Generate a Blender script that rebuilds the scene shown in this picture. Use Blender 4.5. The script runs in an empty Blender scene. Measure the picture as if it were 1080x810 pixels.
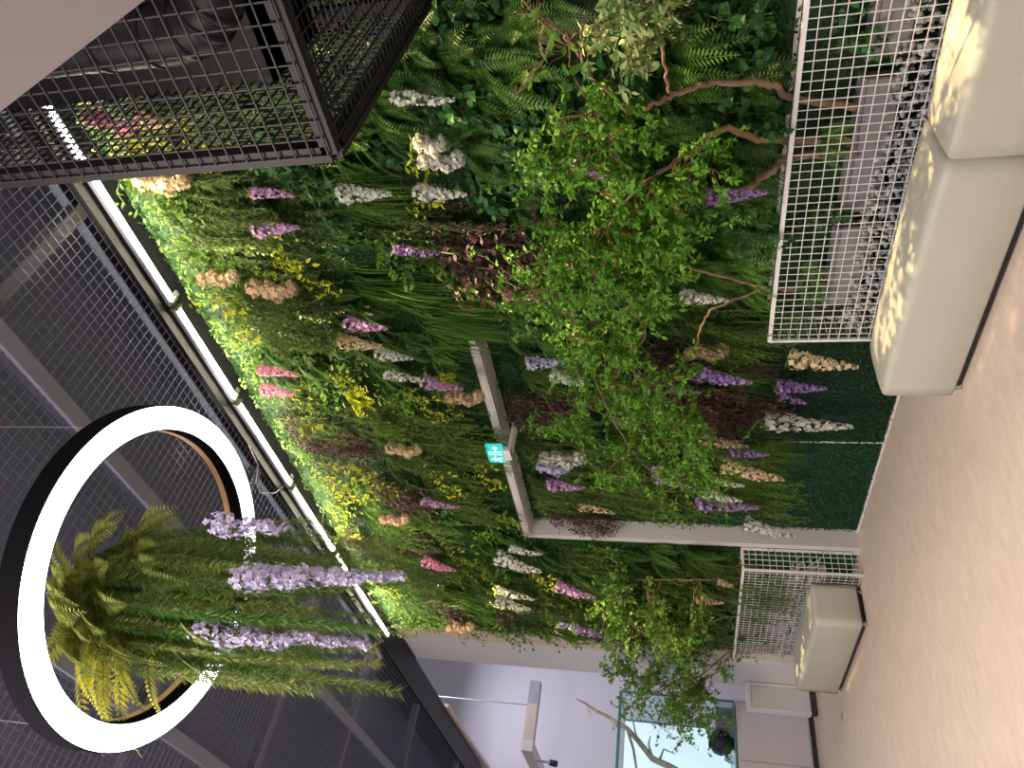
import bpy, math, random
import numpy as np
from mathutils import Vector, Matrix

S = bpy.context.scene
COL = S.collection
PI = math.pi

# ------------------------------------------------------------------ camera
CAM = Vector((0, 0, 1.5))
F = 774.67
R_ = Vector((0.6870, 0.7266, -0.0045)); W_ = Vector((-0.7077, 0.6693, 0.2263))
R_.normalize(); W_ = (W_ - R_ * W_.dot(R_)).normalized(); U_ = R_.cross(W_).normalized()
cd = bpy.data.cameras.new('camera'); cam = bpy.data.objects.new('camera', cd); COL.objects.link(cam)
cd.sensor_width = 36; cd.sensor_fit = 'HORIZONTAL'; cd.lens = F / 1080 * 36; cd.clip_start = .05
M = Matrix.Identity(4)
for i in range(3):
    M[i][0] = -U_[i]; M[i][1] = R_[i]; M[i][2] = -W_[i]; M[i][3] = CAM[i]
cam.matrix_world = M            # the photograph was taken with the phone turned on its side
S.camera = cam

# ------------------------------------------------------------------ light, world, exposure
S.view_settings.view_transform = 'Standard'; S.view_settings.look = 'None'
S.view_settings.gamma = 1; S.view_settings.use_curve_mapping = False
S.view_settings.exposure = 0.0
wd = bpy.data.worlds.new('world'); S.world = wd; wd.use_nodes = True
wd.node_tree.nodes['Background'].inputs[0].default_value = (.75, .78, .9, 1)
wd.node_tree.nodes['Background'].inputs[1].default_value = .22

def spot(name, loc, tgt, power, col, ang, size=.06, blend=.6):
    l = bpy.data.lights.new(name, 'SPOT'); l.energy = power; l.color = col; l.spot_size = math.radians(ang)
    l.spot_blend = blend; l.shadow_soft_size = size
    o = bpy.data.objects.new(name, l); COL.objects.link(o); o.location = loc
    o.rotation_euler = (Vector(tgt) - Vector(loc)).to_track_quat('-Z', 'Y').to_euler()
    return o
def area(name, loc, tgt, power, col, sx, sy):
    l = bpy.data.lights.new(name, 'AREA'); l.energy = power; l.color = col; l.shape = 'RECTANGLE'; l.size = sx; l.size_y = sy
    o = bpy.data.objects.new(name, l); COL.objects.link(o); o.location = loc
    o.rotation_euler = (Vector(tgt) - Vector(loc)).to_track_quat('-Z', 'Y').to_euler()
    return o
SPOT = (1, .72, .38)
for _x in (-2.88, -2.35, -1.82, -1.25): spot('track_spot', (_x, 3.30, 4.9), (_x + .05, 3.30, 0), 1700, SPOT, 13.5, .03, .8)
for _x in (-6.58, -6.95, -7.32): spot('track_spot', (_x, 3.36, 4.9), (_x, 3.34, 0), 2400, SPOT, 8.8, .03, .8)
for _x in (-7.3, -5.5, -3.7, -2.0): spot('wall_fill', (_x, 2.45, 4.97), (_x, 3.6, 4.4), 190, (1, .86, .62), 78, .08, .9)  # added spots without fittings, brightening the upper planting
area('warm_fill', (-3.0, -1.0, 4.9), (-3.2, .6, 0), 350, (1, .84, .70), 3.0, 1.2)  # unseen overhead area light, added to warm the floor
area('warm_fill', (2.8, .4, 4.6), (-3.0, 2.4, .2), 110, (1, .76, .54), 1.6, 1.2)  # unseen area light, added for warmth from the near end
area('cool_fill', (-1.0, -4.0, 3.4), (-3.0, 3.0, 1.4), 120, (.90, .95, 1), 4.0, 2.0)  # added cool fill from behind the camera, no real fitting
area('far_room_fill', (-11.5, 4.6, 5.6), (-11.8, 4.4, 0), 115, (.82, .80, 1), 2.5, 2.5)  # unseen area light added for the lavender cast at the far end

# ------------------------------------------------------------------ helpers
def P(px, py, y):                       # the point of the plane Y = y seen at a pixel
    d = W_ * F + R_ * (405 - py) + U_ * (540 - px)
    return CAM + d * ((y - CAM.y) / d.y)
def PX(px, py, x):
    d = W_ * F + R_ * (405 - py) + U_ * (540 - px)
    return CAM + d * ((x - CAM.x) / d.x)
def PZ(px, py, z):
    d = W_ * F + R_ * (405 - py) + U_ * (540 - px)
    return CAM + d * ((z - CAM.z) / d.z)

class MB:
    def __init__(s): s.v = []; s.f = []; s.t = []; s.m = []; s.mi = 0
    def vert(s, p, t=.5): s.v.append((p[0], p[1], p[2])); s.t.append(t); return len(s.v) - 1
    def face(s, idx): s.f.append(idx); s.m.append(s.mi)
    def quad(s, a, b, c, d, t=.5):
        i = len(s.v)
        for p in (a, b, c, d): s.v.append((p[0], p[1], p[2])); s.t.append(t)
        s.face((i, i + 1, i + 2, i + 3))
    def box(s, lo, hi, t=.5):
        x0, y0, z0 = lo; x1, y1, z1 = hi
        i = len(s.v)
        for z in (z0, z1):
            for x, y in ((x0, y0), (x1, y0), (x1, y1), (x0, y1)): s.vert((x, y, z), t)
        for f in ((3, 2, 1, 0), (4, 5, 6, 7), (0, 1, 5, 4), (1, 2, 6, 5), (2, 3, 7, 6), (3, 0, 4, 7)): s.face(tuple(i + k for k in f))
    def tube(s, pts, rad, n=6, t=.5, cap=True):
        pts = [Vector(p) for p in pts]
        if not hasattr(rad, '__len__'): rad = [rad] * len(pts)
        prev = None; rings = []
        for k, p in enumerate(pts):
            d = (pts[min(k + 1, len(pts) - 1)] - pts[max(k - 1, 0)]).normalized()
            if prev is None:
                a = Vector((0, 0, 1)) if abs(d.z) < .9 else Vector((1, 0, 0))
                prev = d.cross(a).normalized()
            u = (prev - d * prev.dot(d)).normalized(); prev = u; w = d.cross(u)
            rings.append([s.vert(p + (u * math.cos(2 * PI * j / n) + w * math.sin(2 * PI * j / n)) * rad[k], t) for j in range(n)])
        for a, b in zip(rings, rings[1:]):
            for j in range(n): s.face((a[j], a[(j + 1) % n], b[(j + 1) % n], b[j]))
        if cap: s.face(tuple(reversed(rings[0]))); s.face(tuple(rings[-1]))
    def bar(s, a, b, w, h=None, t=.5):          # a square bar from a to b
        a = Vector(a); b = Vector(b); h = h or w; d = (b - a).normalized()
        up = Vector((0, 0, 1)) if abs(d.z) < .9 else Vector((0, 1, 0))
        u = d.cross(up).normalized() * w / 2; v = u.cross(d).normalized() * h / 2
        i = len(s.v)
        for p in (a, b):
            for q in (u + v, v - u, -u - v, u - v): s.vert(p + q, t)
        for f in ((0, 1, 2, 3), (7, 6, 5, 4), (0, 4, 5, 1), (1, 5, 6, 2), (2, 6, 7, 3), (3, 7, 4, 0)): s.face(tuple(i + k for k in f))
    def mesh(s, name, mats, smooth=False):
        me = bpy.data.meshes.new(name); me.from_pydata(s.v, [], s.f)
        at = me.attributes.new('tint', 'FLOAT', 'POINT'); at.data.foreach_set('value', s.t)
        for m in (mats if isinstance(mats, (list, tuple)) else [mats]): me.materials.append(m)
        me.polygons.foreach_set('material_index', s.m)
        if smooth: me.polygons.foreach_set('use_smooth', [True] * len(s.f))
        me.update(); return me
    def build(s, name, mats, parent=None, smooth=False):
        return obj(name, s.mesh(name, mats, smooth), parent)
def obj(name, me, parent=None):
    o = bpy.data.objects.new(name, me); COL.objects.link(o)
    if parent: o.parent = parent
    return o
def tag(o, label, cat, group=None):
    o['label'] = label; o['category'] = cat
    if group: o['group'] = group
    return o
def thing(name, label, cat, loc=(0, 0, 0), group=None):
    o = bpy.data.objects.new(name, None); COL.objects.link(o); o.location = loc; o.empty_display_size = .05
    return tag(o, label, cat, group)
def struct(name, bm, m, parent=None):
    o = bm.build(name, m, parent); o['kind'] = 'structure'; return o
def dup(root):
    r = root.copy(); COL.objects.link(r)
    for ch in root.children:
        c = ch.copy(); COL.objects.link(c); c.parent = r
    return r
def bevel(o, w=.01, seg=3):
    m = o.modifiers.new('b', 'BEVEL'); m.width = w; m.segments = seg; m.limit_method = 'ANGLE'
    for p in o.data.polygons: p.use_smooth = True
    return o

# ------------------------------------------------------------------ materials
def nt(name):
    m = bpy.data.materials.new(name); m.use_nodes = True; t = m.node_tree
    return m, t, t.nodes['Principled BSDF'], t.nodes['Material Output']
def plain(name, col, rough=.6, metal=0, noise=0, nscale=8, bump=0, bscale=60, spec=.4):
    m, t, b, o = nt(name)
    b.inputs['Base Color'].default_value = (*col, 1); b.inputs['Roughness'].default_value = rough
    b.inputs['Metallic'].default_value = metal; b.inputs['Specular IOR Level'].default_value = spec
    if noise:
        n = t.nodes.new('ShaderNodeTexNoise'); n.inputs['Scale'].default_value = nscale; n.inputs['Detail'].default_value = 6
        g = t.nodes.new('ShaderNodeTexCoord'); t.links.new(g.outputs['Object'], n.inputs['Vector'])
        r = t.nodes.new('ShaderNodeValToRGB')
        r.color_ramp.elements[0].position = .3; r.color_ramp.elements[1].position = .7
        r.color_ramp.elements[0].color = (*[c * (1 - noise) for c in col], 1); r.color_ramp.elements[1].color = (*[min(1, c * (1 + noise)) for c in col], 1)
        t.links.new(n.outputs['Fac'], r.inputs[0]); t.links.new(r.outputs[0], b.inputs['Base Color'])
    if bump:
        n = t.nodes.new('ShaderNodeTexNoise'); n.inputs['Scale'].default_value = bscale; n.inputs['Detail'].default_value = 4
        g = t.nodes.new('ShaderNodeTexCoord'); t.links.new(g.outputs['Object'], n.inputs['Vector'])
        bp = t.nodes.new('ShaderNodeBump'); bp.inputs['Strength'].default_value = bump; bp.inputs['Distance'].default_value = .01
        t.links.new(n.outputs['Fac'], bp.inputs['Height']); t.links.new(bp.outputs[0], b.inputs['Normal'])
    return m
def emit(name, col, s):
    m, t, b, o = nt(name)
    b.inputs['Base Color'].default_value = (.8, .8, .8, 1)
    b.inputs['Emission Color'].default_value = (*col, 1); b.inputs['Emission Strength'].default_value = s
    return m
def leaf(name, c0, c1, trans=.25, vary=.36, rough=.5, spec=.35):
    m, t, b, o = nt(name)
    a = t.nodes.new('ShaderNodeAttribute'); a.attribute_name = 'tint'
    r = t.nodes.new('ShaderNodeMix'); r.data_type = 'RGBA'
    r.inputs[6].default_value = (*c0, 1); r.inputs[7].default_value = (*c1, 1)
    t.links.new(a.outputs['Fac'], r.inputs[0])
    oi = t.nodes.new('ShaderNodeObjectInfo'); mr = t.nodes.new('ShaderNodeMapRange')
    mr.inputs[3].default_value = 1 - vary; mr.inputs[4].default_value = 1 + vary
    t.links.new(oi.outputs['Random'], mr.inputs[0])
    h = t.nodes.new('ShaderNodeHueSaturation'); t.links.new(mr.outputs[0], h.inputs['Value']); t.links.new(r.outputs[2], h.inputs['Color'])
    b.inputs['Roughness'].default_value = rough; b.inputs['Specular IOR Level'].default_value = spec
    t.links.new(h.outputs[0], b.inputs['Base Color'])
    tr = t.nodes.new('ShaderNodeBsdfTranslucent'); t.links.new(h.outputs[0], tr.inputs[0])
    mx = t.nodes.new('ShaderNodeMixShader'); mx.inputs[0].default_value = trans
    t.links.new(b.outputs[0], mx.inputs[1]); t.links.new(tr.outputs[0], mx.inputs[2]); t.links.new(mx.outputs[0], o.inputs[0])
    return m
def glass(name, tint, gl=.08):
    m, t, b, o = nt(name)
    tr = t.nodes.new('ShaderNodeBsdfTransparent'); tr.inputs[0].default_value = (*tint, 1)
    g = t.nodes.new('ShaderNodeBsdfGlossy'); g.inputs['Roughness'].default_value = .03
    mx = t.nodes.new('ShaderNodeMixShader'); mx.inputs[0].default_value = gl
    t.links.new(tr.outputs[0], mx.inputs[1]); t.links.new(g.outputs[0], mx.inputs[2]); t.links.new(mx.outputs[0], o.inputs[0])
    return m

m_floor = plain('beige_floor', (.66, .55, .47), .55, noise=.10, nscale=14, bump=.06, bscale=40)
_t = m_floor.node_tree; _n = _t.nodes['Noise Texture']; _mp = _t.nodes.new('ShaderNodeMapping'); _mp.inputs['Scale'].default_value = (1.0, .35, 1)
_t.links.new(_n.inputs['Vector'].links[0].from_socket, _mp.inputs['Vector']); _t.links.new(_mp.outputs[0], _n.inputs['Vector']); _n.inputs['Roughness'].default_value = .7
m_white = plain('white_paint', (.72, .71, .74), .6)
m_reveal = plain('reveal_paint', (.60, .58, .58), .6)
m_board = plain('beige_board', (.66, .56, .47), .6)
m_soffit = plain('soffit_paint', (.60, .60, .72), .7)
m_void = plain('dark_ceiling', (.155, .165, .26), .9, spec=.1)  # blue-grey glare haze mixed into the dark void's base colour
m_beamc = plain('dark_beam', (.22, .225, .30), .7, spec=.2)
m_wire = plain('dark_wire', (.17, .175, .25), .7, spec=.1)
m_black = plain('black_metal', (.014, .0135, .018), .5, spec=.2)
m_ringblack = plain('ring_housing', (.008, .008, .011), 1, spec=0)
m_blackwire = plain('black_wire', (.024, .023, .030), .5, spec=.2)
m_whitewire = plain('white_wire', (.74, .74, .76), .45)
m_upholstery = plain('cream_leatherette', (.48, .47, .405), .55, noise=.03, nscale=5, bump=.12, bscale=12)
m_base = plain('dark_base', (.03, .03, .04), .5)
m_metal = plain('steel', (.55, .55, .56), .35, .8)
m_bark = plain('bark', (.24, .155, .10), .8, noise=.3, nscale=20, bump=.4, bscale=60)
m_twig = plain('twig', (.20, .12, .065), .8)
m_stem = plain('green_stem', (.10, .14, .04), .7)
m_strip = emit('strip_diffuser', (1, .88, .68), 150)
m_ring = emit('ring_diffuser', (.90, .95, 1), 9)
m_orange = plain('orange_inner_trim', (.92, .56, .34), .6, spec=.3)  # one even, bright orange base colour
m_pot = plain('grey_pot', (.22, .21, .24), .6)
m_pebble = plain('pebble', (.42, .43, .46), .7, noise=.4, nscale=15)
m_duct = plain('duct', (.010, .010, .014), .5, spec=.2)

# foliage
G = {
 'fern': leaf('fern_green', (.024, .095, .014), (.120, .260, .036)),
 'trail': leaf('trailing_green', (.045, .105, .016), (.185, .285, .060)),
 'ivy': leaf('ivy_green', (.012, .070, .016), (.050, .165, .032), .15),
 'bush': leaf('small_leaf_green', (.050, .150, .014), (.220, .360, .040)),
 'grass': leaf('grass_green', (.036, .105, .014), (.120, .225, .030), .25, .25, .65, .15),
 'lime': leaf('lime_leaf', (.30, .40, .015), (.62, .62, .03), .35),
 'red': leaf('burgundy_leaf', (.030, .009, .020), (.145, .036, .062), .15),
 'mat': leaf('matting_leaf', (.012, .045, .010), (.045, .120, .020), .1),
 'boxwood': leaf('boxwood', (.004, .028, .014), (.024, .095, .045), .1),
 'treeleaf': leaf('tree_leaf', (.045, .190, .012), (.180, .400, .030), .35, .1),
 'olive': leaf('sapling_leaf', (.060, .200, .020), (.240, .420, .060), .35, .1),
 'pale': leaf('variegated_leaf', (.08, .22, .04), (.50, .58, .26), .3, .1),
 'chand': leaf('hanging_fern', (.13, .18, .045), (.32, .38, .09), .3, .1),
 'chandlime': leaf('hanging_lime', (.38, .44, .03), (.70, .68, .10), .3, .1),
 'teal': leaf('teal_fern', (.05, .17, .06), (.12, .32, .11), .3, .1),
}
FC = {
 'white': leaf('white_petal', (.62, .62, .55), (.86, .86, .82), .25, .06),
 'cream': leaf('cream_petal', (.58, .44, .26), (.82, .70, .48), .25, .06),
 'peach': leaf('peach_petal', (.66, .44, .28), (.84, .68, .48), .25, .06),
 'pink': leaf('pink_petal', (.60, .16, .34), (.80, .40, .56), .25, .06),
 'orchid': leaf('orchid_petal', (.44, .20, .50), (.72, .48, .74), .25, .06),
 'purple': leaf('purple_petal', (.28, .14, .48), (.56, .38, .74), .25, .06),
 'wisteria': leaf('wisteria_petal', (.34, .29, .52), (.62, .58, .76), .25, .06),
 'lilac': leaf('lilac_petal', (.40, .34, .62), (.70, .66, .86), .25, .06),
}

# ------------------------------------------------------------------ the setting
b = MB(); b.box((-16, -7, -.1), (6, 9, 0)); struct('floor', b, m_floor)
b = MB()                                    # planted wall with its shallow recess
b.box((-6.0, 3.70, 2.945), (-3.45, 4.2, 5.2)); struct('wall_lintel', b, m_board)
b = MB(); b.box((-8.5, 3.70, 0), (-6.0, 4.2, 5.2)); struct('wall_end', b, m_board)
b = MB(); b.box((-3.45, 3.70, 0), (1.6, 4.2, 5.2)); struct('wall_near', b, m_board)
b = MB(); b.box((-9.28, 3.74, 0), (-8.5, 4.2, 5.0)); struct('wall_side', b, m_white)
b = MB(); b.box((-6.0, 3.875, 0), (-3.45, 4.2, 2.945)); struct('wall_recess', b, m_white)
b = MB(); b.box((-6.0, 3.69, 0), (-5.985, 3.875, 2.945)); b.box((-6.035, 3.685, 0), (-6.0, 3.70, 2.98))
b.box((-6.0, 3.685, 2.945), (-3.5, 3.70, 2.985)); b.box((-5.985, 3.69, 2.93), (-3.5, 3.875, 2.945))
struct('trim_1', b, m_reveal)
b = MB(); b.box((-14.4, -7, 0), (-14.1, 9, 7.5)); struct('wall_far', b, m_white)
b = MB(); b.box((-14.1, 8.2, 0), (-4, 8.5, 7.5)); struct('wall_room', b, m_white)
b = MB(); b.box((-5.985, 3.85, 0), (-3.45, 3.874, .012)); struct('baseboard_recess', b, m_whitewire)

# ceiling: dark slab, wire mesh below it, beams, the black border above the planted wall
b = MB(); b.box((-14.1, -7, 5.55), (6, 3.72, 5.75)); struct('ceiling', b, m_void)
b = MB()
x = -13.9
while x < 1.5: b.bar((x, -3.0, 5.03), (x, 3.44, 5.03), .0042); x += .06
y = -3.0
while y < 3.44: b.bar((-13.9, y, 5.036), (1.5, y, 5.036), .0042); y += .06
struct('ceiling_mesh', b, m_wire)
b = MB()
for y in (PZ(303, 687, 5).y, 1.3, .2, -.9): b.box((-13.9, y - .05, 5.0), (1.5, y + .05, 5.1))
for x in (-1.55, PZ(50, 268, 5).x, -4.6, PZ(439, 770, 5).x, PZ(368, 790, 5).x, -6.3, -12.4): b.box((x - .045, -3.0, 5.042), (x + .045, 3.36, 5.12))
struct('trim_2', b, m_beamc)
b = MB(); b.box((-13.9, 3.37, 5.0), (1.5, 3.45, 5.1)); struct('trim_5', b, m_black)
b = MB(); b.box((-8.42, 3.44, 5.0), (1.6, 3.72, 5.18)); b.box((-14.0, 3.45, 5.0), (-9.28, 3.72, 5.5)); b.box((-9.28, 3.45, 5.0), (-8.42, 3.74, 5.18))
struct('trim_3', b, m_black)
b = MB()
pts = [PZ(470 + k * 43 / 8, 741 + k * 69 / 8, 5.0) for k in range(9)]
for k, (p, q) in enumerate(zip(pts, pts[1:])):
    b.bar((p.x, 3.735 + .004 * k * k * .3, 5.0), (q.x, 3.735 + .004 * (k + 1) ** 2 * .3, 5.0), .05, .10)
struct('trim_4', b, m_board)
b = MB(); b.box((-.446, -3, 2.7), (3.5, 1.85, 3.1)); struct('ceiling_soffit', b, m_soffit)

# ------------------------------------------------------------------ foliage meshes (built once, copied)
def rv(rng, s=1): return Vector((rng.gauss(0, s), rng.gauss(0, s), rng.gauss(0, s)))
def unit_side(d, n):
    s = d.cross(n)
    if s.length < 1e-4: s = d.cross(Vector((1, .3, .2)))
    return s.normalized()
def add_leaf(b, p, d, n, L, w, t, broad=False, fold=.15):
    d = d.normalized(); s = unit_side(d, n); n2 = s.cross(d)
    if not broad:
        i = len(b.v); m = p + d * L * .42 - n2 * (w * fold)
        for q in (p, p + d * L * .42 + s * w / 2, p + d * L, p + d * L * .42 - s * w / 2, m): b.vert(q, t)
        b.face((i, i + 1, i + 2, i + 4)); b.face((i, i + 4, i + 2, i + 3))
    else:
        i = len(b.v)
        c = [p, p + d * L * .35 - n2 * w * fold, p + d * L * .7 - n2 * w * fold * 1.2, p + d * L - n2 * w * .25]
        for q in c: b.vert(q, t)
        for sg in (1, -1):
            b.vert(p + d * L * .28 + s * sg * w * .48, t); b.vert(p + d * L * .66 + s * sg * w * .36, t)
        for k in (4, 6):
            b.face((i, i + k, i + 1)); b.face((i + 1, i + k, i + k + 1, i + 2)); b.face((i + 2, i + k + 1, i + 3))
def curve(p, d, L, n, droop, rng, wob=.05):
    pts = [p.copy()]; d = d.normalized()
    for k in range(n):
        d = (d + Vector((0, 0, -droop / n)) + rv(rng, wob)).normalized(); p = p + d * (L / n); pts.append(p.copy())
    return pts
def frond(b, st, p, d, L, droop, rng, lw=.075, n=20, tb=.5, lfr=.26):
    pts = curve(p, d, L, n, droop, rng, .025)
    st.tube(pts[::3] + [pts[-1]], .0018, 3, cap=False)
    for k in range(1, n):
        t = k / n; dd = (pts[k + 1] - pts[k - 1]).normalized()
        s = unit_side(dd, Vector((0, -.55, .8)))
        ln = lw * math.sin(PI * min(1, .18 + .82 * t)) ** .8 * (1.05 - .35 * t) + .006
        for sg in (1, -1):
            ld = (s * sg + dd * .45 + Vector((0, -.05, -.2))).normalized()
            add_leaf(b, pts[k], ld, s.cross(dd), ln, ln * lfr, min(1, max(0, tb + rng.uniform(-.3, .3) + .25 * t)))
def strand(b, st, p, d, L, droop, rng, ll=.022, lw=.006, step=.011, per=2, tb=.4, ang=.8):
    n = max(4, int(L / .04)); pts = curve(p, d, L, n, droop, rng, .05)
    st.tube([pts[0], pts[n // 3], pts[2 * n // 3], pts[-1]], .0015, 3, cap=False)
    m = int(L / step)
    for k in range(m):
        u = k / m * n; i = int(u); q = pts[i].lerp(pts[min(i + 1, n)], u - i); dd = (pts[min(i + 1, n)] - pts[max(i - 1, 0)]).normalized()
        for j in range(per):
            r = rv(rng); r = (r - dd * r.dot(dd)).normalized()
            add_leaf(b, q, r * ang + dd, rv(rng), ll * rng.uniform(.7, 1.3), lw, min(1, max(0, tb + rng.uniform(-.35, .35))))

def fol(name, b, st, key, kind):
    """a plant thing: Empty > foliage, stem"""
    return (name, b.mesh(kind + '_foliage', G[key]), st.mesh(kind + '_stem', m_stem), key)
KIND = {}
def k_fern(seed, big=1.0, key='fern'):
    rng = random.Random(seed); b, st = MB(), MB()
    for k in range(13):
        a = rng.uniform(-1.5, 1.5); d = Vector((math.sin(a) * .9, -rng.uniform(.5, 1.0), rng.uniform(-.1, .9)))
        frond(b, st, Vector((rng.uniform(-.05, .05), 0, rng.uniform(-.03, .03))), d, rng.uniform(.28, .46) * big, rng.uniform(1.6, 3.2), rng, rng.uniform(.05, .075) * big)
    return b, st
def k_trail(seed):
    rng = random.Random(seed); b, st = MB(), MB()
    for k in range(22):
        d = Vector((rng.uniform(-.6, .6), -rng.uniform(.4, 1.1), rng.uniform(-.3, .5)))
        strand(b, st, Vector((rng.uniform(-.12, .12), 0, rng.uniform(-.06, .06))), d, rng.uniform(.35, .72), rng.uniform(3, 5), rng, ll=.036, lw=.0075, step=.015)
    return b, st
def k_grass(seed):
    rng = random.Random(seed); b, st = MB(), MB()
    for k in range(95):
        d = Vector((rng.uniform(-.55, .55), -rng.uniform(.3, 1.0), rng.uniform(-.2, .7))); L = rng.uniform(.3, .6)
        pts = curve(Vector((rng.uniform(-.1, .1), 0, rng.uniform(-.06, .06))), d, L, 6, rng.uniform(3, 5), rng, .04); w = rng.uniform(.005, .010); t = rng.random()
        s = Vector((1, rng.uniform(-.5, .5), 0)).normalized()
        i = len(b.v)
        for j, q in enumerate(pts):
            ww = w * (1 - (j / 6) ** 2) + .0006; b.vert(q + s * ww / 2, t); b.vert(q - s * ww / 2, t)
        for j in range(6): b.face((i + 2 * j, i + 2 * j + 1, i + 2 * j + 3, i + 2 * j + 2))
        if k % 12 == 0: st.tube(pts[:3], .003, 4)
    return b, st
def k_leafy(seed, n, L, sz, wr, broad, spread=.2, droop=3., depth=.22):
    rng = random.Random(seed); b, st = MB(), MB()
    nb = max(6, n // 9)
    for k in range(nb):
        d = Vector((rng.uniform(-1, 1), -rng.uniform(.4, 1.1), rng.uniform(-.5, .8)))
        pts = curve(Vector((rng.uniform(-spread, spread) * .5, 0, rng.uniform(-.08, .08))), d, L * rng.uniform(.6, 1.2), 8, droop * rng.uniform(.6, 1.2), rng, .12)
        st.tube([pts[0], pts[3], pts[5], pts[8]], .002, 3, cap=False)
        for j in range(n // nb):
            i = rng.randint(2, 8); q = pts[i] + rv(rng, .015)
            dl = Vector((rng.uniform(-1, 1), rng.uniform(-.9, .3), rng.uniform(-1, .5)))
            z = sz * rng.uniform(.6, 1.25)
            add_leaf(b, q, dl, Vector((rng.uniform(-.4, .4), -1, rng.uniform(0, .9))), z, z * wr, rng.random(), broad)
    return b, st
def k_lime(seed):
    rng = random.Random(seed); b, st = MB(), MB()
    for k in range(9):
        d = Vector((rng.uniform(-.9, .9), -rng.uniform(.4, 1.0), rng.uniform(-.6, .6)))
        frond(b, st, Vector((rng.uniform(-.06, .06), 0, rng.uniform(-.06, .06))), d, rng.uniform(.2, .36), rng.uniform(1.5, 3), rng, .075, 8, .5, .46)
    return b, st
def reg(kind, name, key, builds, look, cat):
    KIND[kind] = dict(name=name, vs=[(b.mesh(name + '_foliage', G[key]), st.mesh(name + '_stem', m_stem)) for b, st in builds], look=look, cat=cat)
reg('fern', 'fern_clump', 'fern', [k_fern(s) for s in range(4)], 'arching green fern', 'fern')
reg('trail', 'trailing_fern', 'trail', [k_trail(s) for s in range(4)], 'trailing fine-leaved fern', 'fern')
reg('grass', 'grass_tuft', 'grass', [k_grass(s) for s in range(3)], 'hanging grass tuft', 'grass')
reg('ivy', 'ivy_clump', 'ivy', [k_leafy(s, 95, .34, .062, .85, True) for s in range(3)], 'dark broad-leaved ivy', 'ivy')
reg('bush', 'leafy_clump', 'bush', [k_leafy(10 + s, 170, .34, .046, .62, True) for s in range(3)], 'small-leaved green clump', 'plant')
reg('lime', 'lime_sprig', 'lime', [k_lime(20), k_leafy(21, 75, .34, .048, .5, True, .2, 2.4), k_leafy(22, 75, .34, .048, .5, True, .2, 2.4)], 'yellow-green leaf sprig', 'plant')
reg('red', 'burgundy_clump', 'red', [k_leafy(30 + s, 300, .36, .050, .5, False, .28) for s in range(3)], 'burgundy-leaved clump', 'plant')

def place_plant(kind, loc, s, rng, rz=None):
    K = KIND[kind]; fm, sm = rng.choice(K['vs'])
    r = bpy.data.objects.new(K['name'], None); COL.objects.link(r); r.empty_display_size = .05
    r.location = loc; r.scale = (s * rng.choice((-1, 1)), s, s * rng.uniform(.9, 1.15)); r.rotation_euler = (0, 0, rng.uniform(-.25, .25) if rz is None else rz)
    obj('foliage', fm, r); obj('stem', sm, r)
    return r

# flowers: unit racemes 0.35 long hanging down -Z, and round clusters
def floret(b, p, out, sz, rng, t):
    s = unit_side(out, rv(rng)); w = out.cross(s)
    for k in range(4):
        a = PI / 2 * k + rng.uniform(-.3, .3); d = s * math.cos(a) + w * math.sin(a) + out * rng.uniform(.1, .6)
        add_leaf(b, p, d, out, sz, sz * .95, min(1, max(0, t + rng.uniform(-.25, .25))), False, -.1)
def raceme(seed, wide=.050, n=150, L=.35):
    rng = random.Random(seed); b, st = MB(), MB()
    ax = curve(Vector((0, 0, .02)), Vector((rng.uniform(-.2, .2), -.2, -1)), L, 10, 1, rng, .06)
    st.tube([(0, .10, .05)] + ax, .0025, 4)
    for k in range(n):
        t = (k + .5) / n; u = t ** 1.1 * 9.99; i = int(u); q = ax[i].lerp(ax[i + 1], u - i)
        a = rng.uniform(0, 2 * PI); o = Vector((math.cos(a), math.sin(a), rng.uniform(-.3, .3))).normalized()
        r = wide * (1 - t ** 1.6) * rng.uniform(.55, 1.0) + .006
        floret(b, q + o * r, o, (.019 - .009 * t) * rng.uniform(.8, 1.25), rng, rng.random())
    lf = MB()
    for k in range(7):
        a = rng.uniform(-1.6, 1.6); add_leaf(lf, Vector((0, 0, .03)), Vector((math.sin(a), -math.cos(a) * .6, rng.uniform(-.4, .5))), Vector((0, -.3, 1)), .07, .028, rng.random(), True)
    return b, st, lf
def cluster(seed):
    rng = random.Random(seed); b, st = MB(), MB()
    for h in range(4):
        c = Vector((rng.uniform(-.05, .05), rng.uniform(-.05, .02), -.05 - .075 * h)); rr = rng.uniform(.042, .06)
        st.tube([(0, .10, .05), c], .0025, 4)
        for k in range(95):
            o = rv(rng).normalized(); floret(b, c + o * rr * rng.uniform(.6, 1), o, .019 * rng.uniform(.8, 1.2), rng, rng.random())
    lf = MB()
    for k in range(6):
        a = rng.uniform(-1.6, 1.6); add_leaf(lf, Vector((0, 0, .03)), Vector((math.sin(a), -math.cos(a) * .6, rng.uniform(-.4, .5))), Vector((0, -.3, 1)), .07, .028, rng.random(), True)
    return b, st, lf
RAC = {}
SHAPES = {'r': [raceme(s) for s in range(2)], 's': [raceme(5 + s, .034, 115) for s in range(2)], 'c': [cluster(9 + s) for s in range(2)]}
stems = {k: [(st.mesh('flower_stem', m_stem), lf.mesh('flower_leaf', G['bush'])) for b_, st, lf in v] for k, v in SHAPES.items()}
def flower_mesh(sh, col, i):
    if (sh, col, i) not in RAC: RAC[(sh, col, i)] = SHAPES[sh][i][0].mesh(col + '_petals', FC[col])
    return RAC[(sh, col, i)]
CATN = {'r': 'flower_spike', 's': 'flower_spike', 'c': 'flower_cluster'}
LM = []
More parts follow.
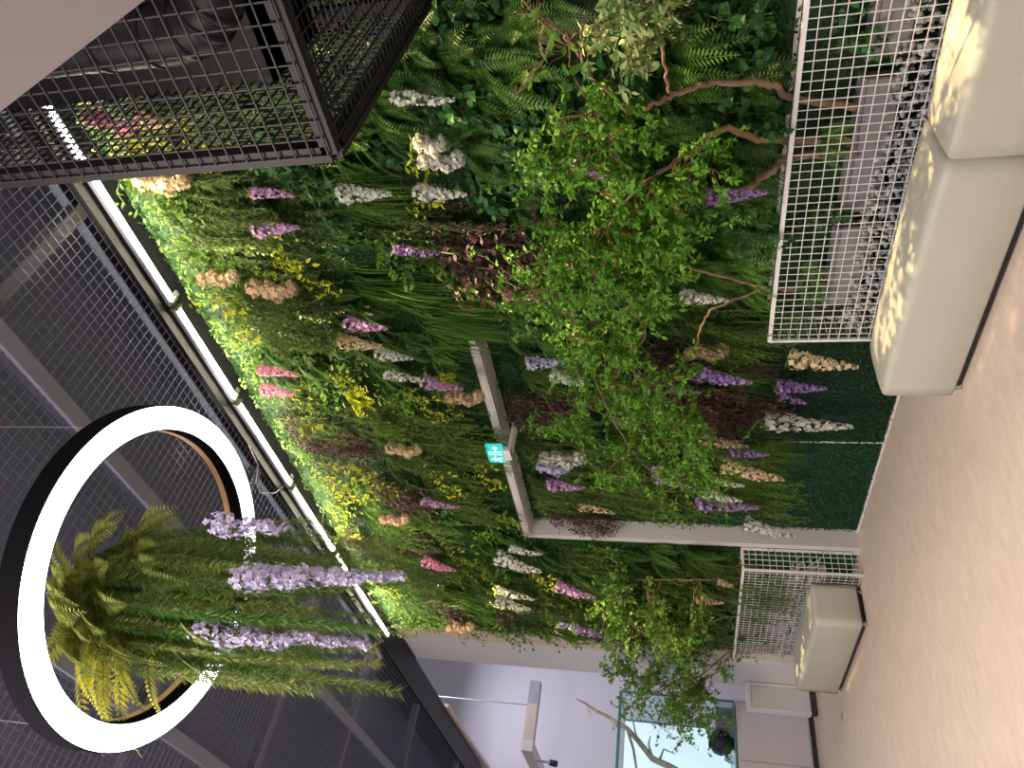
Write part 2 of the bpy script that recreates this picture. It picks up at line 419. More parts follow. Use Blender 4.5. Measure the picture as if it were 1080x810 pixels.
# x0, x1 (top and tip in the photograph), y, shape, colour, plane, label, short name used by neighbours
FL = [
 (420,486,103,'s','white',0,'slender white flower spike in dark leaves under the mesh cage corner','spike under the cage corner'),
 (438,474,150,'c','white',0,'upper white flower cluster above the yellow-green sprig','white cluster above the lime sprig'),
 (440,492,168,'c','white',0,'full white flower cluster right above the yellow-green sprig','full white cluster on the lime sprig'),
 (444,502,203,'r','white',0,'white flower spike hanging below the yellow-green sprig','white spike below the lime sprig'),
 (362,424,204,'r','white',0,'thick white flower spike halfway between cage and purple racemes','thick white spike near the cage'),
 (268,320,204,'s','orchid',0,'orchid pink flower spike nearer the cage, of the two below the strip light','orchid spike nearer the cage'),
 (272,328,242,'r','orchid',0,'orchid pink flower spike further from the cage, beside bright yellow leaves','orchid spike by yellow leaves'),
 (145,208,190,'c','cream',0,'cream flower cluster at the wall top beside the cage post','cream cluster by the cage post'),
 (208,252,292,'c','cream',0,'cream flower cluster under the strip light beside the peach one','cream cluster by the peach one'),
 (263,320,303,'c','peach',0,'peach flower cluster below the first strip light joint','peach cluster below the strip light'),
 (420,468,262,'s','purple',0,'purple flower spike at the top edge of the burgundy patch','purple spike over burgundy leaves'),
 (370,418,341,'r','orchid',0,'plump orchid flower spike above the long cream spike','plump orchid spike'),
 (362,412,360,'r','cream',0,'long cream flower spike just below the plump orchid spike','long cream spike'),
 (402,444,373,'r','white',0,'white flower spike tapering off below the long cream spike','tapering white spike'),
 (410,456,394,'s','white',0,'narrow white flower spike ending in lilac blooms above the lintel','narrow white spike'),
 (450,496,403,'r','orchid',0,'orchid flower spike just above the end of the recess lintel','orchid spike over the lintel'),
 (468,512,417,'c','peach',0,'pale peach flower cluster touching the recess lintel','peach cluster over the lintel'),
 (275,322,391,'s','pink',0,'upper hot pink flower spike close under the strip light','upper hot pink spike'),
 (280,320,411,'r','pink',0,'lower hot pink flower spike close under the strip light','lower hot pink spike'),
 (408,448,471,'c','cream',0,'small dusty cream flower cluster beside dark burgundy leaves mid wall','dusty cream cluster'),
 (448,486,528,'s','orchid',0,'orchid flower spike at the tip of a burgundy patch above the lintel corner','orchid spike at a burgundy tip'),
 (450,486,592,'r','pink',0,'pink flower spike hanging under the long burgundy row','pink spike under the burgundy row'),
 (400,432,546,'c','peach',0,'peach flower cluster between two burgundy rows','peach cluster between burgundy rows'),
 (528,576,588,'r','white',0,'full white flower spike outside the recess corner','white spike by the recess corner'),
 (540,574,578,'s','white',0,'thin white flower spike lying on the full one outside the recess corner','thin white spike by the corner'),
 (526,566,622,'s','white',0,'thin white flower spike halfway from recess corner to wall end','thin white spike to the wall end'),
 (526,564,634,'r','white',0,'creamy white flower spike nearer the wall end beside burgundy leaves','creamy spike near the wall end'),
 (590,632,618,'r','orchid',0,'pink and lilac flower spike beside the jamb above the sapling','pink lilac spike beside the jamb'),
 (592,630,657,'s','lilac',0,'faint lilac flower spike at the wall end above the sapling','faint lilac spike at the wall end'),
 (608,645,664,'s','purple',0,'small purple flower spike at the wall end behind the sapling','small purple spike at the wall end'),
 (470,500,660,'c','peach',0,'peach flower cluster on the beige edge of the planted wall','peach cluster on the wall edge'),
 (535,584,312,'s','pink',0,'pale pink flower spike peeping out between tree leaves','pale pink spike by the tree'),
 (554,580,169,'c','lilac',0,'small lilac flower cluster above the purple one in the tree','small lilac cluster'),
 (605,660,175,'c','purple',0,'loose purple flower cluster behind the upper tree twigs','loose purple cluster'),
 (748,812,208,'r','purple',0,'large purple flower spike behind the lowest trunk of the tree','purple spike behind the trunk'),
 (722,772,312,'r','white',0,'white flower spike above the planter behind thin tree branches','white spike over the planter'),
 (720,772,370,'c','cream',0,'cream flower cluster over the purple spike beside the planter end','cream cluster by the planter end'),
 (733,798,392,'r','purple',0,'broad lilac purple flower spike set in dark burgundy leaves','broad purple spike in burgundy'),
 (706,742,408,'s','white',0,'short white flower spike in dark burgundy leaves','short white spike in burgundy'),
 (838,908,378,'r','cream',0,'wide cream flower spike hanging against bare boxwood beside the planter','wide cream spike by the planter'),
 (822,874,407,'r','purple',1,'longer purple flower spike hanging against bare boxwood','longer purple spike on boxwood'),
 (822,852,418,'s','purple',1,'shorter purple flower spike tucked under the longer one on boxwood','shorter purple spike on boxwood'),
 (812,904,444,'r','white',1,'longest white flower spike hanging over bare boxwood beside the white seam','longest white spike on boxwood'),
 (742,792,462,'r','cream',1,'cream flower spike in line above the white seam','cream spike above the seam'),
 (772,814,476,'r','purple',1,'deep purple flower spike just beside the white seam','deep purple spike by the seam'),
 (768,832,490,'r','peach',1,'peachy cream flower spike past the white seam','peach spike past the seam'),
 (558,604,383,'r','lilac',0,'lilac and white flower spike at the tree edge under the lintel end','lilac spike under the lintel end'),
 (585,625,395,'r','white',0,'white flower spike half hidden by the tree edge','white spike at the tree edge'),
 (568,620,480,'c','white',1,'white flower cluster inside the recess near the lintel','white cluster in the recess'),
 (566,606,491,'c','lilac',1,'lilac flower cluster under the white one in the recess','lilac cluster in the recess'),
 (580,622,511,'r','orchid',1,'lilac pink flower spike inside the recess below the lintel','lilac pink spike in the recess'),
 (612,652,535,'s','cream',1,'cream flower spike beside burgundy leaves near the jamb','cream spike near the jamb'),
 (690,724,494,'s','lilac',1,'upper faint lilac flower spike between tree twigs in the recess','upper faint lilac spike'),
 (692,732,506,'s','lilac',1,'lower faint lilac flower spike between tree twigs in the recess','lower faint lilac spike'),
 (756,788,506,'s','white',1,'thin white flower spike beside a tuft of bright grass in the recess','thin white spike by bright grass'),
 (745,786,520,'r','white',1,'white flower spike over the purple one near the recess jamb','white spike near the recess jamb'),
 (738,804,530,'r','purple',1,'long purple flower spike near the recess jamb','long purple spike near the jamb'),
 (790,842,552,'r','white',1,'creamy white flower spike lowest beside the recess jamb','creamy spike lowest by the jamb'),
 (735,765,632,'r','peach',0,'tawny flower spike beside the far planter stem','tawny spike by the far planter'),
 (92,118,122,'c','pink',0,'pink flower cluster seen through the cage beside the ceiling','pink cluster behind the cage top'),
 (125,160,135,'r','pink',0,'pink flower spike seen through the middle of the cage','pink spike behind the cage'),
 (150,195,126,'r','peach',0,'pale flower spike seen through the cage near its post','pale spike behind the cage'),
 (758,775,612,'s','peach',0,'small tawny flower spike over the far planter corner','small tawny spike at far planter'),
]
rng = random.Random(77)
for n, (x0, x1, y, sh, col, pl, lab, short) in enumerate(FL):
    Y = 3.42 if pl == 0 else 3.70
    if x0 > 560 and pl == 0: Y = 3.47
    if col == 'purple' and 560 < x0 < 760 and pl == 0: Y = 3.36
    a = P(x0, y, Y); e = P(x1, y, Y); i = n % 2
    r = thing(CATN[sh], lab, 'flower', a, 'flowers of the living wall')
    s = max(.35, (a - e).length / .35)
    ws = min(1.35, max(.9, s * 1.05))
    r.scale = (ws, ws, s); r.rotation_euler = (0, 0, rng.uniform(-.3, .3))
    obj('petals', flower_mesh(sh, col, i), r); st, lf = stems[sh][i]; obj('stem', st, r); obj('leaves', lf, r)
    LM.append((a * .5 + e * .5, short))

# foliage patches seen in the photograph: kind, pixel of the middle, size
PATCH = []
def patch(kind, pts, s=1.0):
    for q in pts: PATCH.append((kind, q[0], q[1], q[2] if len(q) > 2 else s))
patch('red', [(478,262),(500,275),(525,278),(535,262),(312,452,.8),(325,470,.8),(350,472,.8),(375,474,.8),(402,520,.8),(420,532,.8),(440,528,.7),
              (368,572,.8),(385,580,.8),(410,580,.8),(440,580,.8),(465,640,.8),(480,652,.8),(530,652,.7),(560,640,.6),
              (548,425,.9),(575,432,.9),(595,420,.8),(590,542,.7),(612,548,.7),(635,552,.7),(675,390),(700,378),(690,412),(715,420),(745,415),(765,425),(740,440,.9),(775,440,.8),(800,425,.7),(795,385,.6)])
patch('lime', [(140,152,.9),(165,150,.9),(195,148,.8),(105,140,.9),(440,190,.9),(285,262,.9),(305,285,.9),(232,322,1.1),(246,338,1.0),(318,428,1.1),(365,412,.8),(375,428,.8),(345,495,1.1),(370,500,1.1),(390,505,1.),(345,510,1.),(455,505,.9),
               (355,545,1.2),(470,585,.7),(400,620,.8),(490,600,.7),(560,605,1.),(420,608,.8),(502,500,.8),(275,258,.7),(470,410,.6),(440,430,.7),(470,430,.6)])
patch('bush', [(150,205),(170,225),(185,250),(198,270),(215,290,.9),(225,305,.9),(400,625),(430,650),(450,660),(600,690,.7),(130,190),(640,655),(330,350),(480,300),(500,310),(440,280),(410,275),(520,320),
               (540,560,.9),(560,655,.8)])
patch('trail', [(215,222,1.2),(245,228,1.2),(235,250,1.1),(270,330,1.1),(300,335),(330,330),(420,235),(450,240),(300,360),(330,440),(390,450),(430,630),(420,600),(440,610),(410,570),(480,460),
                (470,480),(430,490),(620,470),(640,490),(660,500),(640,520),(680,530),(700,530),(720,545),(800,455,.8),(780,500,.7)])
patch('grass', [(390,212),(400,310),(430,310),(470,350),(490,355),(500,345),(800,360,.9),(830,350,.8),(790,505,.8),(790,520,.7),(780,450,.8),(520,480),(800,400,.8)])
patch('ivy', [(400,20),(430,15),(470,20),(490,120),(520,130),(540,150),(500,200),(520,215),(550,190),(470,130),(420,270),(440,320),(380,170),(760,30),(780,60),(800,130),(780,240),(800,260),(750,120),(770,100),(560,130)])
patch('fern', [(470,70),(500,85),(530,80),(560,60),(440,60),(410,100),(400,130),(380,150),(360,175),(350,330),(460,490),(520,590),(540,600),(620,610),(640,620),(700,600),(740,600),(690,590),(780,200),(800,220),(810,110),(790,170),(800,300),(780,280),(560,230),(560,260)])
plants = []
used = []
REC = lambda x, z: -5.95 < x < -3.45 and z < 2.93
def put(kind, p, s, rng):
    p.x = max(p.x, -7.98)
    if kind in ('trail', 'grass', 'fern') and (p.x < -7.6 or -5.9 < p.x < -5.5 and p.y > 3.8): kind = 'bush'; s *= .8
    if kind == 'bush' and -6.0 < p.x < -5.75 and p.y > 3.8: p.x = -5.75
    plants.append((kind, place_plant(kind, p, s, rng)))
    used.append((p.x, p.z, (.20 if kind in ('red', 'lime') else .16) * s))
for kind, px, py, s in PATCH:
    p = P(px, py, 3.5)
    if REC(p.x, p.z): p = P(px, py, 3.75); Y = 3.865
    else: Y = 3.69
    p.y = Y; p.z += {'trail': .22, 'grass': .2, 'fern': .08, 'ivy': .08, 'red': .08, 'bush': .08, 'lime': .06}[kind] * s
    if Y > 3.8: p.z = min(p.z, 2.80)
    elif -6.1 < p.x < -3.5 and p.z < 3.2: p.z = 3.2
    if kind in ('red', 'lime'): p.y -= .09
    put(kind, p, s * (.85 if Y > 3.8 else 1), rng)
for k in range(26):
    xx = -8.0 + k * .285 + rng.uniform(-.06, .06); put('bush', Vector((xx, 3.685, 4.84)), rng.uniform(.62, .8), rng)
x = -8.05
while x < -.75:
    z = 4.86 - rng.uniform(0, .12)
    while z > .95:
        xx = x + rng.uniform(-.08, .08); zz = z + rng.uniform(-.05, .05); p = Vector((xx, 3.69, zz)); sc = rng.uniform(.85, 1.1)
        ok = True
        if -6.15 < xx < -3.4:
            if zz < 2.88:
                p.y = 3.865; sc *= .8
                if xx < -5.75 or xx > -3.6: ok = False
            elif zz < 3.22: ok = False
        if zz < 1.15 and not (-6.1 < xx < -3.3): ok = ok and xx < -3.3
        if ok and all((xx - a) ** 2 + ((zz - c) * .8) ** 2 > d * d for a, c, d in used):
            w = {'trail': 3.2, 'fern': 4, 'bush': 2.6, 'grass': 1.0, 'ivy': 1.2}
            if xx > -3.0 and zz < 4.3: w = {'ivy': 4, 'fern': 4, 'trail': 1, 'bush': .5, 'grass': .6}
            elif p.y > 3.8: w = {'trail': 4, 'grass': 3, 'fern': 1.4, 'bush': 1.4}
            elif xx < -6.2 and zz < 3.2: w = {'fern': 3, 'trail': 3, 'ivy': 2, 'bush': 2}
            kind = rng.choices(list(w), list(w.values()))[0]
            if -6.15 < xx < -3.4 and 3.2 < zz < 3.6 and p.y < 3.8: kind = rng.choice(('fern', 'bush')); sc *= .75
            if xx < -7.75 and kind in ('trail', 'grass'): kind = 'bush'; sc *= .8
            put(kind, p, sc, rng)
        z -= .27
    x += .255

# each plant is told apart by the nearest flower and by the side of it on which it grows
from collections import defaultdict
bylab = defaultdict(list)
for kind, r in plants:
    c = r.location - Vector((0, .2, .12)); best = min(LM, key=lambda q: (q[0] - c).length)
    dx = c.x - best[0].x; dz = c.z - best[0].z; D = math.hypot(dx, dz)
    far = '' if D < .35 else 'well '
    rel = ('above' if dz > 0 else 'below') if abs(dz) > abs(dx) * .9 else ('towards the wall end from' if dx < 0 else 'towards the cage from')
    bylab[(KIND[kind]['look'], f"{far}{rel} the {best[1]}")].append((kind, r))
ORD = {2: ('upper', 'lower'), 3: ('topmost', 'middle', 'lowest'), 4: ('topmost', 'second', 'third', 'lowest'), 5: ('topmost', 'second', 'middle', 'fourth', 'lowest')}
for (look, where), rs in bylab.items():
    rs.sort(key=lambda q: -q[1].location.z); n = len(rs)
    for k, (kind, r) in enumerate(rs):
        lab = f"{look} {where}"
        if n > 1: lab = f"{ORD.get(n, ORD[5])[min(k, 4)]} " + lab
        if len(lab.split()) > 16: lab = lab.replace(' the ', ' ')
        tag(r, lab, KIND[kind]['cat'], f"{KIND[kind]['name'].replace('_', ' ')}s of the living wall")

# boxwood matting: the two bare panels of the recess, and the mat the wall plants grow from
def boxmat(x0, x1, z0, z1, y, per, rng, sz=.016):
    b = MB(); n = int((x1 - x0) * (z1 - z0) * per)
    b.box((x0, y - .004, z0), (x1, y, z1), .2)
    for k in range(n):
        p = Vector((rng.uniform(x0, x1), y - rng.uniform(.004, .026), rng.uniform(z0, z1)))
        d = Vector((rng.uniform(-1, 1), -rng.uniform(0, .8), rng.uniform(-1, 1)))
        add_leaf(b, p, d, Vector((rng.uniform(-.5, .5), -1, rng.uniform(-.5, .5))), sz * rng.uniform(.7, 1.3), sz * .6, rng.random())
    return b
for (x0, x1, lab) in ((-5.975, -4.775, 'dark green boxwood panel between the white seam and the recess jamb'), (-4.750, -3.46, 'dark green boxwood panel between the white seam and the near planter')):
    o = boxmat(x0, x1, .014, 1.25, 3.874, 12000, rng).build('boxwood_panel', G['boxwood']); tag(o, lab, 'artificial hedge', 'boxwood panels of the recess')
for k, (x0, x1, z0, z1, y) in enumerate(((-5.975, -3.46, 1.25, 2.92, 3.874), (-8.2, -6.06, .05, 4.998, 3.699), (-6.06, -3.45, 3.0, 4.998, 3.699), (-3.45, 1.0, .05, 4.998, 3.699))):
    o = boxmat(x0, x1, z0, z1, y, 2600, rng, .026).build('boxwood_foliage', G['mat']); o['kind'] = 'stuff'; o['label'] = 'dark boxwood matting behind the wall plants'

# ------------------------------------------------------------------ planters of white wire mesh
def panel(b, o, u, v, lu, lv, su, sv, r, first=True):
    o, u, v = Vector(o), Vector(u), Vector(v); n = u.cross(v).normalized()
    nu = max(1, round(lu / su)); nv = max(1, round(lv / sv))
    for k in range(nu + 1): b.bar(o + u * lu * k / nu, o + u * lu * k / nu + v * lv, r)
    for k in range(nv + 1): b.bar(o + v * lv * k / nv + n * r * .9, o + v * lv * k / nv + u * lu + n * r * .9, r)
def planter(x0, x1, y0, y1, h, lab, su, ends):
    t = thing('mesh_planter', lab, 'planter', ((x0 + x1) / 2, (y0 + y1) / 2, 0), 'white mesh planters')
    L = -Vector(t.location)
    def part(name, f, m=m_whitewire):
        b = MB(); f(b); o = b.build(name, m, t); o.location = L; return o
    part('front_panel', lambda b: panel(b, (x0, y0, .015), (1, 0, 0), (0, 0, 1), x1 - x0, h - .015, su, .056, .0040))
    part('back_panel', lambda b: panel(b, (x0, y1, .015), (1, 0, 0), (0, 0, 1), x1 - x0, h - .015, su, .056, .0036))
    part('end_panel', lambda b: panel(b, (x0, y0, .015), (0, 1, 0), (0, 0, 1), y1 - y0, h - .015, .05, .056, .0042))
    part('end_panel', lambda b: panel(b, (x1, y0, .015), (0, 1, 0), (0, 0, 1), y1 - y0, h - .015, .05, .056, .0042))
    for (xa, ya) in ((x0, y0), (x1, y0), (x0, y1), (x1, y1)): part('corner_post', lambda b: b.bar((xa, ya, 0), (xa, ya, h), .018))
    def rim(b):
        b.bar((x0, y0, h), (x1, y0, h), .03, .022); b.bar((x0, y1, h), (x1, y1, h), .02, .02)
        b.bar((x0, y0, h), (x0, y1, h), .02, .022); b.bar((x1, y0, h), (x1, y1, h), .02, .022)
        
    part('rim', rim)
    def liner(b): b.box((x0 + .01, y1 - .012, .02), (x1 - .01, y1 - .006, h - .03))
    part('liner', liner, G['boxwood'])
    return t
PY0, PY1 = 3.485, 3.69
planter(-3.30, .35, PY0, PY1, .975, 'long white wire mesh planter behind the near cream bench', .047, 1)
planter(-7.95, -6.07, 3.475, 3.685, .985, 'white wire mesh planter behind the far cream bench', .05, 1)
def pebbles(x0, x1, y0, y1, z0, z1, n, lab, seed):
    rng = random.Random(seed); b = MB()
    for k in range(n):
        c = Vector((rng.uniform(x0, x1), rng.uniform(y0, y1), z0 + (z1 - z0) * rng.random() ** 1.3)); r = rng.uniform(.012, .024); i = len(b.v)
        rot = Matrix.Rotation(rng.uniform(0, 6), 3, rv(rng).normalized())
        for q in ((1, 0, 0), (-1, 0, 0), (0, 1, 0), (0, -1, 0), (0, 0, .7), (0, 0, -.7), (.62, .62, .3), (-.62, .62, -.3), (.62, -.62, -.3), (-.62, -.62, .3)):
            b.vert(c + rot @ Vector(q) * r * rng.uniform(.85, 1.1), rng.random())
        for f in ((4, 0, 6), (4, 6, 2), (4, 2, 1), (4, 1, 9), (4, 9, 3), (4, 3, 0), (5, 0, 8), (5, 8, 3), (5, 3, 1), (5, 1, 7), (5, 7, 2), (5, 2, 0), (6, 0, 2), (7, 1, 2), (8, 0, 3), (9, 1, 3)): b.face(tuple(i + j for j in f))
    o = b.build('gravel', m_pebble, smooth=True); o['kind'] = 'stuff'; o['label'] = lab
pebbles(-3.27, .3, PY0 + .03, PY1 - .05, .30, .56, 2600, 'grey pebbles in the long mesh planter', 3)
pebbles(-7.9, -6.1, 3.51, 3.64, .30, .56, 1000, 'grey pebbles in the far mesh planter', 4)
def trough(x0, x1, y0, y1, z0, z1, lab):
    t = thing('plant_trough', lab, 'trough', ((x0 + x1) / 2, (y0 + y1) / 2, z0), 'grey troughs inside the mesh planters'); L = -Vector(t.location)
    b = MB(); b.box((x0, y0, z0), (x1, y1, z1 - .02)); o = b.build('body', m_pot, t); o.location = L; bevel(o, .012)
    b = MB(); b.box((x0 - .01, y0 - .01, z1 - .022), (x1 + .01, y0 + .012, z1)); b.box((x0 - .01, y1 - .012, z1 - .022), (x1 + .01, y1 + .01, z1)); b.box((x0 - .01, y0, z1 - .022), (x0 + .012, y1, z1)); b.box((x1 - .012, y0, z1 - .022), (x1 + .01, y1, z1)); o = b.build('rim', m_pot, t); o.location = L
    b = MB(); b.box((x0 + .012, y0 + .012, z1 - .02), (x1 - .012, y1 - .012, z1 - .015)); o = b.build('soil', m_base, t); o.location = L
for x0, x1, lab in ((-3.1, -2.55, 'grey trough in the long planter closest to its open end'), (-2.45, -1.72, 'grey trough in the long planter under the thin stems'), (-1.62, -.9, 'grey trough in the long planter behind the bench seam')):
    trough(x0, x1, 3.57, 3.66, .50, .68, lab)
trough(-7.6, -6.4, 3.56, 3.65, .50, .70, 'grey trough in the far planter')
for k, px in enumerate((-2.9, -2.45, -2.0, -1.55, -1.1, -6.4, -6.95, -7.5)):
    r = place_plant('ivy' if k % 2 else 'fern', (px, 3.60, .80), .55, rng)
    tag(r, ('dark leafy plant' if k % 2 else 'short fern') + (' inside the long mesh planter' if k < 5 else ' inside the far mesh planter'), 'plant', 'plants inside the long planter' if k < 5 else 'plants inside the far planter')
pw = ['beside the planter end', 'under the thin stems', 'under the lowest trunk', 'under the arching trunks', 'behind the bench seam', 'nearer the jamb', 'over the middle of the trough', 'nearer the wall end']
for o, w in zip([o for o in COL.objects if o.get('group', '').startswith('plants inside')], pw): o['label'] = o['label'] + ' ' + w

# ------------------------------------------------------------------ benches
def bench(x0, x1, y0, y1, h, lab, drop, wave=0):
    t = thing('upholstered_bench', lab, 'bench', ((x0 + x1) / 2, (y0 + y1) / 2, 0), 'cream upholstered benches')
    L = -Vector(t.location); lift = .045
    b = MB(); nx, ny = 24, 10                              # a soft box: crowned top, straight sides
    rr = .020
    top = []
    for i in range(nx + 1):
        row = []
        for j in range(ny + 1):
            u = i / nx; v = j / ny; x = x0 + rr + (x1 - x0 - 2 * rr) * u; y = y0 + rr + (y1 - y0 - 2 * rr) * v
            row.append(b.vert((x, y, h - .008 * ((2 * u - 1) ** 4 + (2 * v - 1) ** 4))))
        top.append(row)
    for i in range(nx):
        for j in range(ny): b.face((top[i][j], top[i + 1][j], top[i + 1][j + 1], top[i][j + 1]))
    loop = [(i, 0) for i in range(nx)] + [(nx, j) for j in range(ny)] + [(i, ny) for i in range(nx, 0, -1)] + [(0, j) for j in range(ny, 0, -1)]
    prev = [top[i][j] for i, j in loop]
    n = len(loop)
    def ringat(off, z):
        out = []
        for i, j in loop:
            u = i / nx; v = j / ny; x = x0 + rr + (x1 - x0 - 2 * rr) * u; y = y0 + rr + (y1 - y0 - 2 * rr) * v
            dx = (-1 if i == 0 else 1 if i == nx else 0); dy = (-1 if j == 0 else 1 if j == ny else 0); q = math.hypot(dx, dy) or 1
            out.append(b.vert((x + dx / q * off, y + dy / q * off, z)))
        return out
    for off, z in ((rr * .38, h - .016 - .002), (rr * .71, h - .026), (rr * .92, h - .038), (rr, h - .052), (rr, h * .5), (rr, lift + .01), (rr * .7, lift), (0, lift)):
        cur = ringat(off, z)
        for k in range(n): b.face((prev[k], cur[k], cur[(k + 1) % n], prev[(k + 1) % n]))
        prev = cur
    b.face(tuple(prev))
    o = b.build('cushion_body', m_upholstery, t, True); o.location = L
    b = MB(); b.box((x0 + .03, y0 + .03, .018), (x1 - .03, y1 - .03, lift + .002)); o = b.build('base_frame', m_base, t); o.location = L
    for xa in (x0 + .045, x1 - .045):
        for ya in (y0 + .04, y1 - .05):
            b = MB(); b.tube([(xa, ya, 0), (xa, ya, lift)], .016, 14); o = b.build('foot', m_metal, t, True); o.location = L
    return t
bench(-3.335, -1.868, 3.045, 3.470, .42, 'cream upholstered bench with its bare end toward the recess', 0)
bench(-1.860, .40, 3.045, 3.470, .42, 'cream upholstered bench past the seam, closest to the camera', 0)
bench(-7.69, -6.205, 3.085, 3.462, .425, 'small-looking cream bench at the far planter', 0)

# ------------------------------------------------------------------ trees in the planters
def twig_tree(t, stems_, clusters, key, seed, lsz, wr, dens, m_b=m_bark, tw=.004):
    rng = random.Random(seed); L = -Vector(t.location); nodes = []
    for pts, r0, r1 in stems_:
        ps = [P(*q) for q in pts]; fine = []
        for k in range(len(ps) - 1):                         # Catmull-Rom through the seen bends
            a, b_, c, d = ps[max(k - 1, 0)], ps[k], ps[k + 1], ps[min(k + 2, len(ps) - 1)]
            for s in range(6):
                u = s / 6; fine.append(.5 * ((2 * b_) + (c - a) * u + (2 * a - 5 * b_ + 4 * c - d) * u * u + (3 * b_ - a - 3 * c + d) * u ** 3))
        fine.append(ps[-1]); n = len(fine)
        b = MB(); b.tube([q + rv(rng, .004) for q in fine], [r0 + (r1 - r0) * k / n for k in range(n)], 8)
        o = b.build('branch', m_b, t, True); o.location = L; nodes += fine[n // 4:]
    fb, tb = MB(), MB()
    for (px, py, Y, rx, ry, w) in clusters:
        c = P(px, py, Y); sx = (P(px, py + 10, Y) - c).length / 10; sz = (P(px + 10, py, Y) - c).length / 10
        src = min(nodes, key=lambda q: (q - c).length + .3 * max(0, q.z - c.z))
        mid = src.lerp(c, .5) + rv(rng, .05) + Vector((0, -.03, .05))
        main = [src, src.lerp(mid, .5) + rv(rng, .02), mid, mid.lerp(c, .5) + rv(rng, .02), c]
        tb.tube(main, [tw * 1.3, tw * 1.1, tw, tw * .8, tw * .6], 5)
        for k in range(int(9 * w)):
            st = rng.choice(main[2:]); e = c + Vector((rng.gauss(0, rx * .5 * sx), rng.gauss(0, .10), rng.gauss(0, ry * .5 * sz)))
            mm = st.lerp(e, .5) + rv(rng, .04); tp = [st, st.lerp(mm, .6) + rv(rng, .015), mm, mm.lerp(e, .6) + rv(rng, .015), e]
            tb.tube(tp, [tw * .55, tw * .5, tw * .4, tw * .35, tw * .25], 4)
            for j in range(int(dens)):
                u = rng.uniform(.8, 4); i = min(3, int(u)); q = tp[i].lerp(tp[i + 1], u - i)
                d = Vector((rng.uniform(-1, 1), rng.uniform(-1, .6), rng.uniform(-1, .6))); z = lsz * rng.uniform(.6, 1.3)
                add_leaf(fb, q + rv(rng, .006), d, Vector((rng.uniform(-.6, .6), -.6, rng.uniform(.1, 1))), z, z * wr, rng.random(), True, .12)
    o = tb.build('twigs', m_twig, t, True); o.location = L
    o = fb.build('foliage', G[key], t); o.location = L
Yt = 3.30
T = thing('planted_tree', 'wiry green tree with bending trunks rising from the near mesh planter', 'tree', P(905, 140, 3.58))
stA = [([(905,112,3.58),(838,104,3.56),(815,90,3.48),(790,87,3.4),(750,89,3.35),(715,98,3.3),(690,110,3.25),(665,120,3.2)], .020, .008),
       ([(905,150,3.58),(832,148,3.56),(808,147,3.5),(785,142,3.45),(768,135,3.4),(745,146,3.35),(722,163,3.3),(700,180,3.2),(672,200,3.15),(640,240,3.1)], .022, .007),
       ([(905,160,3.58),(834,166,3.55),(815,180,3.5),(795,194,3.45),(765,208,3.38),(735,212,3.32),(705,208,3.25),(675,220,3.2),(640,235,3.15),(610,262,3.1)], .022, .007),
       ([(838,306,3.58),(815,304,3.56),(790,299,3.5),(765,292,3.45),(735,285,3.38),(700,272,3.3),(668,262,3.22)], .012, .005),
       ([(838,306,3.58),(806,304,3.55),(785,312,3.5),(752,326,3.42),(740,345,3.38),(734,362,3.36),(720,385,3.33),(712,402,3.3)], .010, .004),
       ([(665,120,3.2),(640,95,3.15),(620,80,3.1),(612,50,3.1),(618,10,3.1)], .008, .004),
       ([(612,60,3.1),(590,30,3.1),(575,20,3.1),(570,45,3.1),(573,60,3.1)], .006, .003),
       ([(672,200,3.15),(650,170,3.1),(640,140,3.1),(620,110,3.1)], .007, .004),
       ([(640,240,3.1),(660,310,3.1),(680,350,3.1),(660,380,3.12),(648,400,3.12)], .008, .004),
       ([(610,262,3.1),(600,300,3.1),(610,350,3.1),(640,430,3.12),(670,480,3.15),(690,500,3.2)], .007, .003)]
clA = []
r2 = random.Random(4)
for (x0, x1, y0, y1, n, w) in ((560,640,170,260,7,1.),(600,720,200,300,13,1.1),(560,700,280,380,15,1.1),(600,740,270,340,7,.8),(580,720,360,450,13,1.1),(640,740,440,510,8,.9),(620,700,90,180,6,.7),
                          (680,770,150,240,6,.7),(570,640,110,180,4,.5),(520,590,210,330,5,.5),(720,770,470,520,3,.6)):
    for k in range(n): clA.append((r2.uniform(x0, x1), r2.uniform(y0, y1), r2.uniform(2.95, 3.3), 38, 38, w))
twig_tree(T, stA, clA, 'treeleaf', 5, .036, .52, 24)
# pale-edged spray at the top of the frame and the few big drooping leaves beside it
T2 = thing('variegated_branch', 'pale-edged variegated leafy spray over the tree top near the photo edge', 'branch', P(705, 98, 3.28))
clV = [(r2.uniform(625, 715), r2.uniform(-25, 45), r2.uniform(2.95, 3.15), 26, 26, 1.2) for k in range(10)] + [(r2.uniform(660, 690), r2.uniform(40, 80), 3.0, 14, 14, .6) for k in range(2)]
twig_tree(T2, [([(705,98,3.28),(700,60,3.2),(690,20,3.1),(680,-20,3.05)], .008, .004)], clV, 'pale', 6, .044, .45, 15)
T3 = thing('drooping_twig', 'bare drooping twig with a few large bright leaves above the tree', 'branch', P(612, 55, 3.1))
twig_tree(T3, [([(612,55,3.1),(600,42,3.05),(588,30,3.0),(580,42,3.0),(574,62,3.0)], .005, .003)], [(566,80,3.0,12,12,.5),(580,45,3.0,10,14,.5),(575,2,3.0,12,8,.5),(600,70,3.0,20,14,.4),(560,20,3.,8,8,.3)], 'treeleaf', 8, .072, .42, 2.2)
T = thing('planted_tree', 'bushy sapling with pale tips rising from the far mesh planter', 'tree', P(860, 640, 3.58))
